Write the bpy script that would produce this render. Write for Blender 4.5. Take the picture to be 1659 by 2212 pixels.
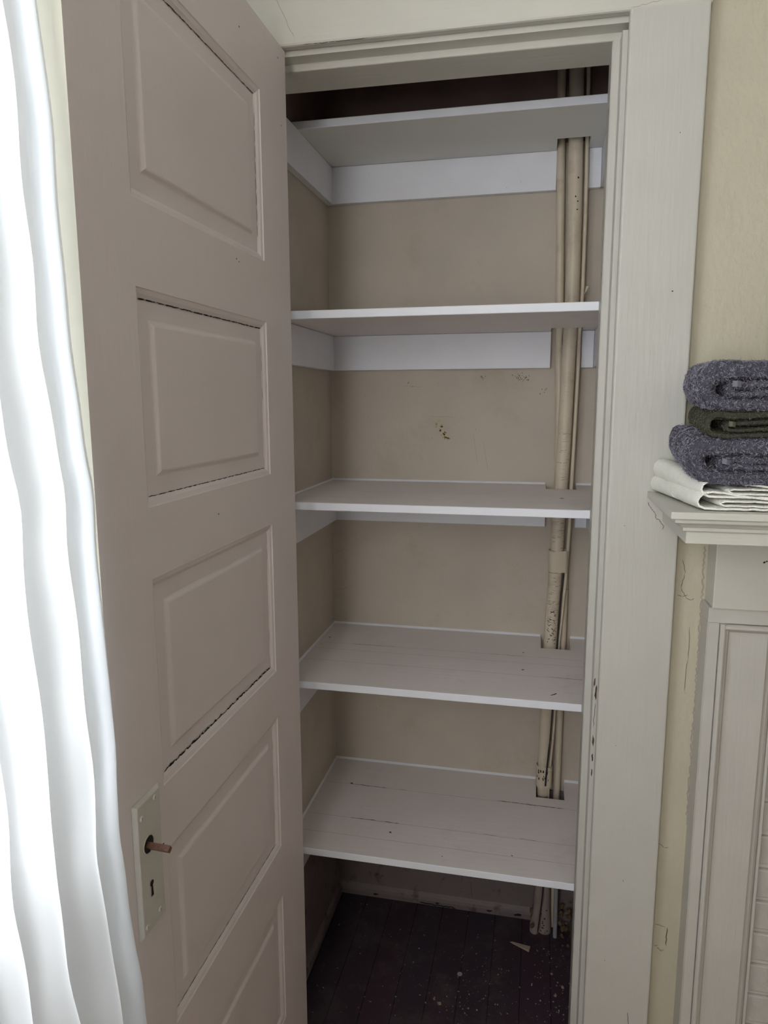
import bpy, bmesh, math, random
from mathutils import Vector, Matrix, noise
random.seed(7)
S = bpy.context.scene
COL = S.collection
for o in list(bpy.data.objects): bpy.data.objects.remove(o)

# ------------------------------------------------------------------ camera
YAW, PITCH, ROLL, FPX = 0.21470, -0.15803, -0.00349, 1528.95
cy_, sy_ = math.cos(YAW), math.sin(YAW)
fwd = Vector((-sy_*math.cos(PITCH), cy_*math.cos(PITCH), math.sin(PITCH)))
rt = Vector((cy_, sy_, 0)); up = rt.cross(fwd)
r2 = rt*math.cos(ROLL)+up*math.sin(ROLL); u2 = up*math.cos(ROLL)-rt*math.sin(ROLL)
cam_d = bpy.data.cameras.new('camera'); cam = bpy.data.objects.new('camera', cam_d); COL.objects.link(cam)
m = Matrix((r2, u2, -fwd)).transposed().to_4x4(); m.translation = (0.51926, -1.48644, 1.65193)
cam.matrix_world = m
cam_d.sensor_fit = 'HORIZONTAL'; cam_d.sensor_width = 36; cam_d.lens = FPX/1659*36; cam_d.clip_start = 0.02
S.camera = cam
# ------------------------------------------------------------------ view, world, daylight
S.view_settings.view_transform = 'Standard'; S.view_settings.look = 'None'
S.view_settings.gamma = 1; S.view_settings.use_curve_mapping = False
S.view_settings.exposure = -0.36
W = bpy.data.worlds.new('world'); S.world = W; W.use_nodes = True
W.node_tree.nodes['Background'].inputs[0].default_value = (0.72, 0.86, 1, 1)
W.node_tree.nodes['Background'].inputs[1].default_value = 0.6
def area(name, loc, rot, sx, sy, power, col):
    d = bpy.data.lights.new(name, 'AREA'); d.shape = 'RECTANGLE'; d.size = sx; d.size_y = sy; d.energy = power; d.color = col
    o = bpy.data.objects.new(name, d); COL.objects.link(o); o.location = loc; o.rotation_euler = rot; return o
# overcast sky outside the window beside the closet (faces +x) and outside the window behind the camera (faces +y)
area('daylight_side_window', (-0.42, -1.28, 1.86), (0, -math.pi/2, 0), 1.5, 0.84, 42, (0.93, 0.97, 1.0))
area('daylight_far_window', (0.10, -3.02, 1.92), (math.pi/2, 0, 0), 0.56, 1.5, 38, (0.99, 0.985, 0.98))

# ------------------------------------------------------------------ helpers
def lin(c):
    return tuple((x/12.92 if x <= .04045 else ((x+.055)/1.055)**2.4) for x in c)
def mat(name, col, rough=.55, var=.05, vscale=9, bump=0, bscale=(60, 60, 60), bdetail=4, spec=.5, metal=0, dirt=None, dirt_scale=6, dirt_lo=.55, dirt_hi=.75):
    """col = sRGB 0..1; value variation by noise, bump by a stretched noise, optional blotchy second colour"""
    M_ = bpy.data.materials.new(name); M_.use_nodes = True; nt = M_.node_tree; n = nt.nodes; l = nt.links
    b = n['Principled BSDF']; b.inputs['Roughness'].default_value = rough; b.inputs['Metallic'].default_value = metal
    b.inputs['Specular IOR Level'].default_value = spec
    tc = n.new('ShaderNodeTexCoord')
    c = lin(col)
    nz = n.new('ShaderNodeTexNoise'); nz.inputs['Scale'].default_value = vscale; nz.inputs['Detail'].default_value = 5
    l.new(tc.outputs['Object'], nz.inputs['Vector'])
    rp = n.new('ShaderNodeValToRGB'); rp.color_ramp.elements[0].position = .3; rp.color_ramp.elements[1].position = .7
    rp.color_ramp.elements[0].color = tuple(x*(1-var) for x in c)+(1,); rp.color_ramp.elements[1].color = tuple(min(1, x*(1+var)) for x in c)+(1,)
    l.new(nz.outputs['Fac'], rp.inputs['Fac']); out = rp.outputs['Color']
    if dirt:
        n2 = n.new('ShaderNodeTexNoise'); n2.inputs['Scale'].default_value = dirt_scale; n2.inputs['Detail'].default_value = 8; n2.inputs['Roughness'].default_value = .7
        l.new(tc.outputs['Object'], n2.inputs['Vector'])
        mr = n.new('ShaderNodeMapRange'); mr.inputs['From Min'].default_value = dirt_lo; mr.inputs['From Max'].default_value = dirt_hi; l.new(n2.outputs['Fac'], mr.inputs['Value'])
        mx = n.new('ShaderNodeMix'); mx.data_type = 'RGBA'; l.new(mr.outputs['Result'], mx.inputs['Factor']); l.new(out, mx.inputs['A']); mx.inputs['B'].default_value = lin(dirt)+(1,)
        out = mx.outputs['Result']
    l.new(out, b.inputs['Base Color'])
    if bump:
        mp = n.new('ShaderNodeMapping'); mp.inputs['Scale'].default_value = bscale; l.new(tc.outputs['Object'], mp.inputs['Vector'])
        nb = n.new('ShaderNodeTexNoise'); nb.inputs['Scale'].default_value = 1; nb.inputs['Detail'].default_value = bdetail; l.new(mp.outputs['Vector'], nb.inputs['Vector'])
        bp = n.new('ShaderNodeBump'); bp.inputs['Strength'].default_value = bump; bp.inputs['Distance'].default_value = .002
        l.new(nb.outputs['Fac'], bp.inputs['Height']); l.new(bp.outputs['Normal'], b.inputs['Normal'])
    return M_
V = (90, 90, 9); H = (9, 90, 90)
M = dict(
 cream=mat('cream_gloss_paint', (.77, .76, .725), .42, .03, 7, .45, V),
 creamh=mat('cream_gloss_paint_horizontal', (.81, .80, .755), .42, .03, 7, .45, H),
 door=mat('door_paint', (.88, .84, .825), .48, .025, 5, .2, V),
 plate=mat('lock_plate_paint', (.80, .785, .74), .45, .02, 30, .2, (150, 150, 150)),
 closet=mat('closet_beige_wall', (.775, .735, .68), .75, .05, 6, .35, (120, 120, 120), dirt=(.72, .67, .58), dirt_scale=5, dirt_lo=.55, dirt_hi=.8),
 shelf=mat('old_white_shelf_paint', (.93, .90, .89), .5, .03, 5, .3, H, dirt=(.84, .80, .78), dirt_scale=4, dirt_lo=.6, dirt_hi=.85),
 fresh=mat('fresh_white_paint', (.93, .935, .96), .45, .02, 12, .2, H),
 wall=mat('textured_yellow_cream_wall', (.765, .735, .645), .6, .03, 9, 1.0, (95, 95, 60), 3),
 wallold=mat('old_cream_wall', (.80, .775, .685), .6, .06, 9, .5, (60, 60, 30), 3),
 bare=mat('shade_brown_upper_wall', (.55, .46, .44), .9, .15, 8),  # darker brown that paints in the shade above the top shelf
 room=mat('room_wall_paint', (.92, .895, .86), .7, .03),
 ceil=mat('ceiling_paint', (.94, .935, .92), .8, .02),
 pipe=mat('cream_painted_pipe', (.83, .78, .70), .45, .05, 18, .35, (70, 70, 110), dirt=(.70, .64, .54), dirt_scale=14, dirt_lo=.55, dirt_hi=.8),
 piped=mat('brown_blotched_pipe', (.60, .54, .51), .6, .10, 25, .4, (70, 70, 110), dirt=(.34, .27, .22), dirt_scale=18, dirt_lo=.55, dirt_hi=.72),  # browner, blotched colour for the lagging and the thick pipe's lowest stretch
 edge=mat('yellowed_door_edge_paint', (.72, .70, .63), .45, .03, 8, .2, V),
 pipeg=mat('grey_painted_pipe', (.62, .61, .62), .5, .05, 18, .3, (90, 90, 30)),
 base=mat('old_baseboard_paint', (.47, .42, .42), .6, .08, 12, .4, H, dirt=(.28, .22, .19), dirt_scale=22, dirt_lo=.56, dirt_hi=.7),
 mantel=mat('mantel_paint', (.80, .79, .745), .45, .02, 7, .35, H),
 mantelv=mat('mantel_paint_upright', (.77, .755, .72), .45, .03, 7, .45, V),
 brick=mat('white_painted_brick', (.74, .72, .69), .6, .06, 20, .9, (60, 60, 60)),
 mortar=mat('painted_mortar', (.80, .78, .74), .7, .04, 30, .6, (80, 80, 80)),
 crack=mat('dark_crack', (.10, .075, .06), .9, .2, 60),
 crackb=mat('brown_paint_crack', (.40, .33, .27), .9, .2, 60),
 wood=mat('bare_dark_wood', (.30, .22, .17), .8, .3, 120),
 stain=mat('yellow_stain', (.72, .64, .44), .7, .1, 80),
 smudge=mat('grey_mould_specks', (.38, .36, .30), .8, .2, 80),
 scratch=mat('pale_scratch', (.66, .61, .57), .7, .1, 80),
 brass=mat('worn_brass_spindle', (.55, .42, .36), .38, .2, 90, metal=.85, dirt=(.38, .27, .25), dirt_scale=70, dirt_lo=.5, dirt_hi=.7),
 screw=mat('painted_screw_head', (.86, .85, .83), .4, .02),
 void=mat('lock_void', (.07, .055, .07), .8, .1),
 grey=mat('grey_terry_cotton', (.33, .325, .36), .95, .28, 260, 1.0, (420, 420, 420), spec=.1),
 greyt=mat('grey_terry_loop', (.56, .55, .595), .95, .25, 300, spec=.1),  # loops lighter, base darker: pile highlights and shade put into the colour
 olive=mat('olive_terry_cotton', (.27, .27, .23), .95, .25, 260, 1.0, (420, 420, 420), spec=.1),
 olivet=mat('olive_terry_loop', (.43, .425, .36), .95, .25, 300, spec=.1),
 white=mat('white_waffle_cotton', (.965, .96, .92), .9, .03, 60, 1.0, (420, 420, 420), spec=.15),
 tagg=mat('grey_satin_loop', (.41, .41, .45), .6, .05), tago=mat('olive_hem_cord', (.37, .37, .31), .8, .1),
 tagw=mat('white_sewn_tag', (.92, .92, .90), .6, .02), dead=mat('dark_cable', (.13, .13, .15), .6, .1),
 crumb=mat('plaster_crumb', (.62, .58, .50), .9, .35, 200), splin=mat('pale_wood_splinter', (.66, .60, .53), .8, .1, 50),
 rot=mat('crumbling_plaster', (.42, .34, .25), .9, .4, 90, 1, (90, 90, 90), dirt=(.25, .18, .12), dirt_scale=60, dirt_lo=.5, dirt_hi=.65),
 sash=mat('window_sash_paint', (.88, .88, .85), .4, .02),
 hinge=mat('painted_hinge', (.78, .76, .71), .45, .04),
)
def floor_mat(name, a, b_, dust, plank=.085, axis='X', lo=.5, hi=.72):
    M_ = bpy.data.materials.new(name); M_.use_nodes = True; nt = M_.node_tree; n = nt.nodes; l = nt.links; b = n['Principled BSDF']
    b.inputs['Roughness'].default_value = .62; b.inputs['Specular IOR Level'].default_value = .25
    tc = n.new('ShaderNodeTexCoord'); sp = n.new('ShaderNodeSeparateXYZ'); l.new(tc.outputs['Object'], sp.inputs[0])
    ma = n.new('ShaderNodeMath'); ma.operation = 'DIVIDE'; l.new(sp.outputs[axis], ma.inputs[0]); ma.inputs[1].default_value = plank
    fr = n.new('ShaderNodeMath'); fr.operation = 'FRACT'; l.new(ma.outputs[0], fr.inputs[0])
    fl = n.new('ShaderNodeMath'); fl.operation = 'FLOOR'; l.new(ma.outputs[0], fl.inputs[0])
    wn = n.new('ShaderNodeTexWhiteNoise'); wn.noise_dimensions = '1D'; l.new(fl.outputs[0], wn.inputs['W'])
    mx = n.new('ShaderNodeMix'); mx.data_type = 'RGBA'; l.new(wn.outputs['Value'], mx.inputs['Factor']); mx.inputs['A'].default_value = lin(a)+(1,); mx.inputs['B'].default_value = lin(b_)+(1,)
    gp = n.new('ShaderNodeMath'); gp.operation = 'LESS_THAN'; l.new(fr.outputs[0], gp.inputs[0]); gp.inputs[1].default_value = .03
    m2 = n.new('ShaderNodeMix'); m2.data_type = 'RGBA'; l.new(gp.outputs[0], m2.inputs['Factor']); l.new(mx.outputs['Result'], m2.inputs['A']); m2.inputs['B'].default_value = (.013, .009, .012, 1)
    nz = n.new('ShaderNodeTexNoise'); nz.inputs['Scale'].default_value = 7; nz.inputs['Detail'].default_value = 9; nz.inputs['Roughness'].default_value = .75; l.new(tc.outputs['Object'], nz.inputs['Vector'])
    mr = n.new('ShaderNodeMapRange'); mr.inputs['From Min'].default_value = lo; mr.inputs['From Max'].default_value = hi; mr.inputs['To Max'].default_value = .55; l.new(nz.outputs['Fac'], mr.inputs['Value'])
    m3 = n.new('ShaderNodeMix'); m3.data_type = 'RGBA'; l.new(mr.outputs['Result'], m3.inputs['Factor']); l.new(m2.outputs['Result'], m3.inputs['A']); m3.inputs['B'].default_value = lin(dust)+(1,)
    l.new(m3.outputs['Result'], b.inputs['Base Color'])
    bp = n.new('ShaderNodeBump'); bp.inputs['Strength'].default_value = .5; bp.inputs['Distance'].default_value = .002; l.new(nz.outputs['Fac'], bp.inputs['Height']); l.new(bp.outputs['Normal'], b.inputs['Normal'])
    return M_
M['floor'] = floor_mat('dark_stained_floorboards', (.245, .21, .24), (.265, .20, .235), (.38, .345, .32))
M['roomfloor'] = floor_mat('room_floorboards', (.56, .46, .38), (.61, .50, .41), (.58, .50, .43), lo=.7, hi=.95)
# sheer curtain: part diffuse, part translucent, part see-through
cm = bpy.data.materials.new('sheer_white_voile'); cm.use_nodes = True; nt = cm.node_tree; n = nt.nodes; l = nt.links
b = n['Principled BSDF']; n.remove(b); out = n['Material Output']
df = n.new('ShaderNodeBsdfDiffuse'); df.inputs[0].default_value = (.93, .95, .97, 1)
tr = n.new('ShaderNodeBsdfTranslucent'); tr.inputs[0].default_value = (.955, .975, 1, 1)
tp = n.new('ShaderNodeBsdfTransparent')
m1 = n.new('ShaderNodeMixShader'); m1.inputs[0].default_value = .93; l.new(df.outputs[0], m1.inputs[1]); l.new(tr.outputs[0], m1.inputs[2])
m2_ = n.new('ShaderNodeMixShader'); m2_.inputs[0].default_value = .03; l.new(m1.outputs[0], m2_.inputs[1]); l.new(tp.outputs[0], m2_.inputs[2]); l.new(m2_.outputs[0], out.inputs[0])
M['curtain'] = cm
gm = bpy.data.materials.new('window_glass'); gm.use_nodes = True; nt = gm.node_tree; n = nt.nodes; l = nt.links; n.remove(n['Principled BSDF'])
tp = n.new('ShaderNodeBsdfTransparent'); gl = n.new('ShaderNodeBsdfGlossy'); gl.inputs['Roughness'].default_value = .02; ms = n.new('ShaderNodeMixShader'); ms.inputs[0].default_value = .06
l.new(tp.outputs[0], ms.inputs[1]); l.new(gl.outputs[0], ms.inputs[2]); l.new(ms.outputs[0], n['Material Output'].inputs[0]); M['glass'] = gm

class MB:
    def __init__(s): s.v = []; s.f = []; s.m = []; s.sm = []
    def add(s, verts, faces, mi=0, smooth=False):
        k = len(s.v); s.v += [tuple(p) for p in verts]; s.f += [tuple(i+k for i in f) for f in faces]; s.m += [mi]*len(faces); s.sm += [smooth]*len(faces)
    def box(s, a, b_, mi=0, bev=0, seg=2):
        bm = bmesh.new(); bmesh.ops.create_cube(bm, size=1)
        for v in bm.verts: v.co = Vector([(a[i]+b_[i])/2+v.co[i]*(b_[i]-a[i]) for i in range(3)])
        if bev: bmesh.ops.bevel(bm, geom=bm.edges[:], offset=bev, segments=seg, affect='EDGES', profile=.5)
        s.frombm(bm, mi)
    def frombm(s, bm, mi=0, smooth=False):
        bm.verts.index_update(); s.add([v.co[:] for v in bm.verts], [[v.index for v in f.verts] for f in bm.faces], mi, smooth); bm.free()
    def prism(s, poly, ax, a, b_, mi=0, fa=None, fb=None, smooth=False):
        """poly: 2-D outline in the two other axes, extruded along ax from a to b_; fa/fb may shift the end outlines"""
        P = []
        for w, f in ((a, fa), (b_, fb)):
            for p in poly:
                q = f(p) if f else p; c = list(q); c.insert(ax, w); P.append(c)
        n_ = len(poly); F = [(i, (i+1) % n_, (i+1) % n_+n_, i+n_) for i in range(n_)]
        s.add(P, F, mi, smooth); s.add(P, [tuple(range(n_))[::-1], tuple(range(n_, 2*n_))], mi)
    def tube(s, path, rad, seg=20, mi=0, caps=True, squash=1.0):
        rings = []
        for i, p in enumerate(path):
            p = Vector(p); a = Vector(path[max(0, i-1)]); b_ = Vector(path[min(len(path)-1, i+1)]); t = (b_-a).normalized()
            r = rad[i] if hasattr(rad, '__len__') else rad
            x = t.cross(Vector((0, 1, 0))); x = x.normalized() if x.length > .05 else Vector((1, 0, 0)); y = x.cross(t).normalized()
            rings.append([p+x*math.cos(2*math.pi*k/seg)*r+y*math.sin(2*math.pi*k/seg)*r*squash for k in range(seg)])
        V_ = [q for r in rings for q in r]; F = []
        for i in range(len(path)-1):
            for k in range(seg): F.append((i*seg+k, i*seg+(k+1) % seg, (i+1)*seg+(k+1) % seg, (i+1)*seg+k))
        s.add(V_, F, mi, True)
        if caps: s.add(V_, [tuple(range(seg)), tuple(range(len(V_)-seg, len(V_)))[::-1]], mi)
    def ribbon(s, pts, nrm, w, mi=0, lift=.0003):
        """thin irregular mark lying on a surface with normal nrm"""
        nrm = Vector(nrm).normalized(); L, R = [], []
        for i, p in enumerate(pts):
            p = Vector(p); t = (Vector(pts[min(i+1, len(pts)-1)])-Vector(pts[max(0, i-1)])); sd = t.cross(nrm).normalized()
            ww = (w[i] if hasattr(w, '__len__') else w)*(.25 if i in (0, len(pts)-1) else 1)/2
            L.append(p+sd*ww+nrm*lift); R.append(p-sd*ww+nrm*lift)
        k = len(pts); s.add(L+R, [(i, i+1, k+i+1, k+i) for i in range(k-1)], mi)
    def blob(s, c, nrm, r, mi=0, n_=8, lift=.0003, stretch=(1, 1)):
        nrm = Vector(nrm).normalized(); a = nrm.orthogonal().normalized() if abs(nrm.z) > .9 else Vector((0, 0, 1)).cross(nrm).normalized(); b_ = nrm.cross(a)
        P = [Vector(c)+nrm*lift+(a*math.cos(2*math.pi*k/n_)*stretch[0]+b_*math.sin(2*math.pi*k/n_)*stretch[1])*r*random.uniform(.55, 1.25) for k in range(n_)]
        s.add(P, [tuple(range(n_))], mi)
    def build(s, name, mats, parent=None, smooth=False, origin=None):
        me = bpy.data.meshes.new(name); 
        xs = [p[0] for p in s.v]; ys = [p[1] for p in s.v]; zs = [p[2] for p in s.v]
        o_ = Vector(origin) if origin is not None else Vector(((min(xs)+max(xs))/2, (min(ys)+max(ys))/2, min(zs)))
        if parent is not None and origin is None: o_ = Vector((0, 0, 0))
        me.from_pydata([tuple(Vector(p)-o_) for p in s.v], [], s.f)
        for mt in (mats if isinstance(mats, (list, tuple)) else [mats]): me.materials.append(M[mt] if isinstance(mt, str) else mt)
        me.polygons.foreach_set('material_index', s.m); me.polygons.foreach_set('use_smooth', [True]*len(s.f) if smooth else s.sm)
        bm = bmesh.new(); bm.from_mesh(me); bmesh.ops.recalc_face_normals(bm, faces=bm.faces[:]) if not getattr(s, 'keep', False) else None; bm.to_mesh(me); bm.free()
        me.update(); o = bpy.data.objects.new(name, me); COL.objects.link(o); o.location = o_
        if parent is not None: o.parent = parent
        return o
def tag(o, label, cat, group=None, kind=None):
    o['label'] = label; o['category'] = cat
    if group: o['group'] = group
    if kind: o['kind'] = kind
    return o
def struct(o): o['kind'] = 'structure'; return o
def empty(name, loc, rz=0):
    o = bpy.data.objects.new(name, None); COL.objects.link(o); o.location = loc; o.rotation_euler = (0, 0, rz); o.empty_display_size = .05; return o
def jag(a, b_, n_, amp, axis=2, seed=0):
    rnd = random.Random(seed); a = Vector(a); b_ = Vector(b_); P = []
    for i in range(n_+1):
        p = a.lerp(b_, i/n_); p[axis] += rnd.uniform(-amp, amp); P.append(p)
    return P

# ------------------------------------------------------------------ dimensions
XL, XR, YB, YF = -.106, .682, .622, .142      # closet inside
RX0, RX1, RY0, ZC = -.215, 2.6, -2.8, 2.75     # room
# ------------------------------------------------------------------ room shell
w = MB(); w.box((RX0, 0, 0), (-.105, YF, ZC)); w.box((-.105, 0, 2.385), (.69, YF, ZC)); w.box((.69, .010, 0), (RX1, YF, ZC))
north = struct(w.build('wall_front', 'wall'))
w = MB(); w.box((XL-.05, YB, 0), (XR+.05, YB+.05, ZC)); cb = w
# marks on the closet's back wall
rnd = random.Random(3)
for k in range(26):
    t = rnd.random(); cb.blob((.216+.038*t+rnd.gauss(0, .005), YB, 1.585-.055*t+rnd.gauss(0, .005)), (0, -1, 0), rnd.uniform(.0015, .0045), 1, 7)
for cx, cz, s_, nn in ((.464, 1.712, .011, 46), (.357, 1.712, .006, 14), (.145, 1.695, .006, 5), (.53, 1.68, .012, 8)):
    for k in range(nn): cb.blob((cx+rnd.gauss(0, s_), YB, cz+rnd.gauss(0, s_*.7)), (0, -1, 0), rnd.uniform(.0006, .0018), 2, 6)
for k in range(40): cb.blob((rnd.uniform(-.05, .5), YB, rnd.uniform(.55, 1.73)), (0, -1, 0), rnd.uniform(.0005, .0012), 2, 6)
cb.box((XL-.05, YB-.0012, 2.336), (XR+.05, YB-.0002, ZC), 4)  # upper back wall, shade over the top shelf put into its colour
for a, b_ in (((.33, 1.55), (.345, 1.46)), ((.36, 1.53), (.375, 1.44)), ((.12, 1.69), (.18, 1.688)), ((.20, 1.60), (.28, 1.60)), ((-.10, 1.17), (-.06, 1.19)), ((-.1, 1.05), (-.04, 1.07))):
    cb.ribbon(jag((a[0], YB, a[1]), (b_[0], YB, b_[1]), 8, .0015, 2, int(a[0]*99)), (0, -1, 0), .0009, 3)
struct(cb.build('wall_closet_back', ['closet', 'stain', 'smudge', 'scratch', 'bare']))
w = MB(); w.box((XL-.05, YF, 0), (XL, YB, 2.33)); w.box((XL-.05, YF, 2.33), (XL, YB, ZC), 1); struct(w.build('wall_closet_left', ['closet', 'bare']))  # upper part coloured darker too, for the shade up there
w = MB(); w.box((XR, YF, 0), (XR+.05, YB, ZC)); struct(w.build('wall_closet_right', 'closet'))
w = MB(); w.box((XL-.05, YF, ZC), (XR+.05, YB+.05, ZC+.05)); w.box((RX0-.1, RY0-.1, ZC), (RX1+.1, YF, ZC+.05)); struct(w.build('ceiling', 'ceil'))
w = MB(); w.box((RX0-.1, RY0-.1, -.05), (RX1+.1, .0, 0)); w.box((XL-.05, 0, -.05), (XR+.05, YB+.05, 0), 1); struct(w.build('floor', ['roomfloor', 'floor']))
# side wall with the curtained window
WY0, WY1, WZ0, WZ1 = -1.70, -.86, 1.10, 2.60
w = MB(); w.box((RX0-.12, RY0, 0), (RX0, WY0, ZC)); w.box((RX0-.12, WY1, 0), (RX0, YF, ZC)); w.box((RX0-.12, WY0, 0), (RX0, WY1, WZ0)); w.box((RX0-.12, WY0, WZ1), (RX0, WY1, ZC))
struct(w.build('wall_left', 'room'))
w = MB(); w.box((RX1, RY0, 0), (RX1+.1, YF, ZC)); struct(w.build('wall_right', 'room'))
w = MB(); w.box((RX0, RY0-.12, 0), (-.18, RY0, ZC)); w.box((.38, RY0-.12, 0), (RX1, RY0, ZC)); w.box((-.18, RY0-.12, 0), (.38, RY0, 1.15)); w.box((-.18, RY0-.12, 2.66), (.38, RY0, ZC))
struct(w.build('wall_behind', 'room'))
def window(name, ax, c, u0, u1, z0, z1):
    def B(mb, a, b_, c0, c1, za, zb):
        if ax == 0: mb.box((c0, a, za), (c1, b_, zb), bev=.002)
        else: mb.box((a, c0, za), (b_, c1, zb), bev=.002)
    f = MB(); t = .045; zm = (z0+z1)/2
    B(f, u0, u0+t, c-.02, c+.02, z0, z1); B(f, u1-t, u1, c-.02, c+.02, z0, z1); B(f, u0+t, u1-t, c-.02, c+.02, z0, z0+t*1.4); B(f, u0+t, u1-t, c-.02, c+.02, z1-t, z1); B(f, u0+t, u1-t, c-.025, c+.025, zm-.02, zm+.02)
    fo = struct(f.build(name, 'sash'))
    for za, zb in ((z0+t*1.4, zm-.02), (zm+.02, z1-t)):
        g = MB(); o = fo.location
        B(g, u0+t, u1-t, c-.002, c+.002, za, zb)
        g.v = [tuple(Vector(p)-o) for p in g.v]; g.build('pane', 'glass', fo)
    return fo
window('window_1', 0, RX0-.07, WY0, WY1, WZ0, WZ1)
window('window_2', 1, RY0-.06, -.18, .38, 1.15, 2.66)

# ------------------------------------------------------------------ door surround
def trim(name, mb, mt): return struct(mb.build(name, mt))
CXI = .6575; CXO = .7945
w = MB()   # right casing, with rounded inner edge and nicks of bare wood
pr = [(CXI+.003, 0), (CXI, -.004)] + [(CXI+.005-.005*math.cos(a), -.015-.005*math.sin(a)) for a in (0, .5, 1.05, 1.57)] + [(CXO-.003, -.02), (CXO-.0008, -.0192), (CXO, -.017), (CXO, .0099)]
w.prism(pr, 2, 0, 2.345)
for z, r, st in ((1.851, .0016, (1, 1)), (2.13, .0012, (1, 1)), (1.40, .001, (1, 1)), (.93, .001, (1, 1)), (.62, .0013, (.6, 2)), (.42, .001, (1, 1))): w.blob((CXI+.012+random.random()*.09, -.02, z), (0, -1, 0), r, 1, 7, stretch=st)
w.ribbon(jag((.752, -.02, .30), (.756, -.02, .262), 6, .001, 0, 4), (0, -1, 0), .0012, 1)
casing = trim('trim_1', w, ['cream', 'wood'])
w = MB(); w.box((-.205, -.02, 0), (-.075, 0, 2.345), bev=.003); trim('trim_2', w, 'cream')
w = MB(); sh = lambda x: -.0038*(x-.03)/.53
zb = 2.3485
prof = [(0, zb+.001), (-.0155, zb), (-.0185, zb+.0015), (-.02, zb+.0045), (-.02, 2.51), (0, 2.51)]
w.prism(prof, 0, -.205, CXO+.002, 0, lambda p: (p[0], p[1]+(sh(-.205) if p[1] < 2.45 else 0)), lambda p: (p[0], p[1]+(sh(CXO) if p[1] < 2.45 else 0)))
w.ribbon(jag((CXI+.002, -.02, 2.3475), (.745, -.02, 2.359), 14, .0012, 2, 9), (0, -1, 0), .0010, 1)
w.ribbon(jag((.02, -.02, 2.362), (-.02, -.02, 2.445), 10, .0012, 0, 2), (0, -1, 0), .0010, 1)
w.ribbon(jag((.037, -.0175, 2.3492), (.17, -.0175, 2.3482), 20, .0008, 2, 5), (0, -.7, -.7), .0008, 2)
trim('trim_3', w, ['creamh', 'scratch', 'crack'])
def jamb(sx, xs, name):
    # sx=+1: right jamb (stop face at xs, material to +x)
    pts = [(xs+sx*.0155, .004), (xs+sx*.054, .004), (xs+sx*.054, YF), (xs+sx*.003, YF), (xs, .0405), (xs+sx*.002, .0385), (xs+sx*.0135, .0385), (xs+sx*.0145, .0365), (xs+sx*.0145, .006)]
    w = MB(); w.prism(pts, 2, 0, 2.3225)
    return w
w = jamb(1, .6335, 'r')
# bare wood where the strike was and old hinge screw tears, on the jamb's front edge
def nick(x, y, z, wd, ht, mi=1, n_=(0, -1, 0)): w.blob((x, y, z), n_, 1, mi, 9, .0003, (wd, ht))
for z, wd, ht in ((.925, .0022, .013), (.885, .0022, .010), (.851, .0018, .008)): nick(.6535, .004, z, wd, ht)
nick(.6545, .004, 1.033, .0026, .015); nick(.648+.0008, .02, 1.05, .005, .02, 1, (-1, 0, 0)); nick(.651, .004, 1.057, .002, .012)
w.ribbon(jag((.6545, .004, 1.01), (.6525, .004, .955), 8, .001, 0, 3), (0, -1, 0), .0010, 1)
nick(.634, .07, 2.21, .004, .008, 1, (-1, 0, 0)); nick(.634, .07, 1.90, .004, .006, 1, (-1, 0, 0))
trim('trim_4', w, ['cream', 'wood'])
w = jamb(-1, -.057, 'l'); trim('trim_5', w, 'cream')
w = MB(); z1, z2 = 2.3396, 2.3258
pts = [(.004, z1), (.0385, z1), (.0385, z2+.001), (.040, z2), (.060, z2), (.0605, z2+.0012), (YF, z2+.0012), (YF, 2.385), (.004, 2.385)]
w.prism(pts, 0, -.105, .69, 0, lambda p: (p[0], p[1]+(.0009 if p[1] < 2.35 else 0)), lambda p: (p[0], p[1]-(.005 if p[1] < 2.35 else 0)))
trim('trim_6', w, 'creamh')
# closet baseboards with shoe moulding
def bb(name, a, b_, nx, ny, marks=False):
    w = MB(); 
    A = Vector((a[0], a[1], 0)); B_ = Vector((b_[0], b_[1], 0)); N_ = Vector((nx, ny, 0))
    prof = [(0, 0), (.020, 0), (.0205, .016), (.018, .026), (.013, .034), (.010, .038), (.010, .435), (.006, .445), (0, .447)]
    P = [A+N_*p[0]+Vector((0, 0, p[1])) for p in prof]+[B_+N_*p[0]+Vector((0, 0, p[1])) for p in prof]; n_ = len(prof)
    w.add(P, [(i, (i+1) % n_, (i+1) % n_+n_, i+n_) for i in range(n_)]+[tuple(range(n_))[::-1], tuple(range(n_, 2*n_))])
    if marks:
        for x in (.03, .24, .41, .50): w.blob((x, YB-.0206, .012), (0, -1, 0), random.uniform(.002, .005), 1, 8, stretch=(2.5, 1))
        w.ribbon(jag((.345, YB-.0105, .10), (.352, YB-.0105, .045), 6, .001, 0, 1), (0, -1, 0), .001, 1)
        w.ribbon(jag((.18, YB-.0208, .006), (.30, YB-.0208, .004), 20, .0015, 2, 1), (0, -1, 0), .004, 1)
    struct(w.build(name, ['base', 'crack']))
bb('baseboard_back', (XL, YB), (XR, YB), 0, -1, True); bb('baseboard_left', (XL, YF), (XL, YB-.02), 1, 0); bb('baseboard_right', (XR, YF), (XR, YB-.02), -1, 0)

# ------------------------------------------------------------------ the panelled door, open at a right angle
DW, DT, DZ0, DZ1 = .708, .036, .010, 2.338
door = empty('door_1', (0, -.022, 0), -.0060); struct(door)
PZ = [(1.912, 2.216), (1.505, 1.800), (1.092, 1.404), (.693, .990), (.270, .575)]; S0, S1 = .139, .592; RW, RD = .014, .008
w = MB()
def dbox(s0, s1, z0, z1, x0=-DT, x1=0): w.box((x0, -s1, z0), (x1, -s0, z1))
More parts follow.
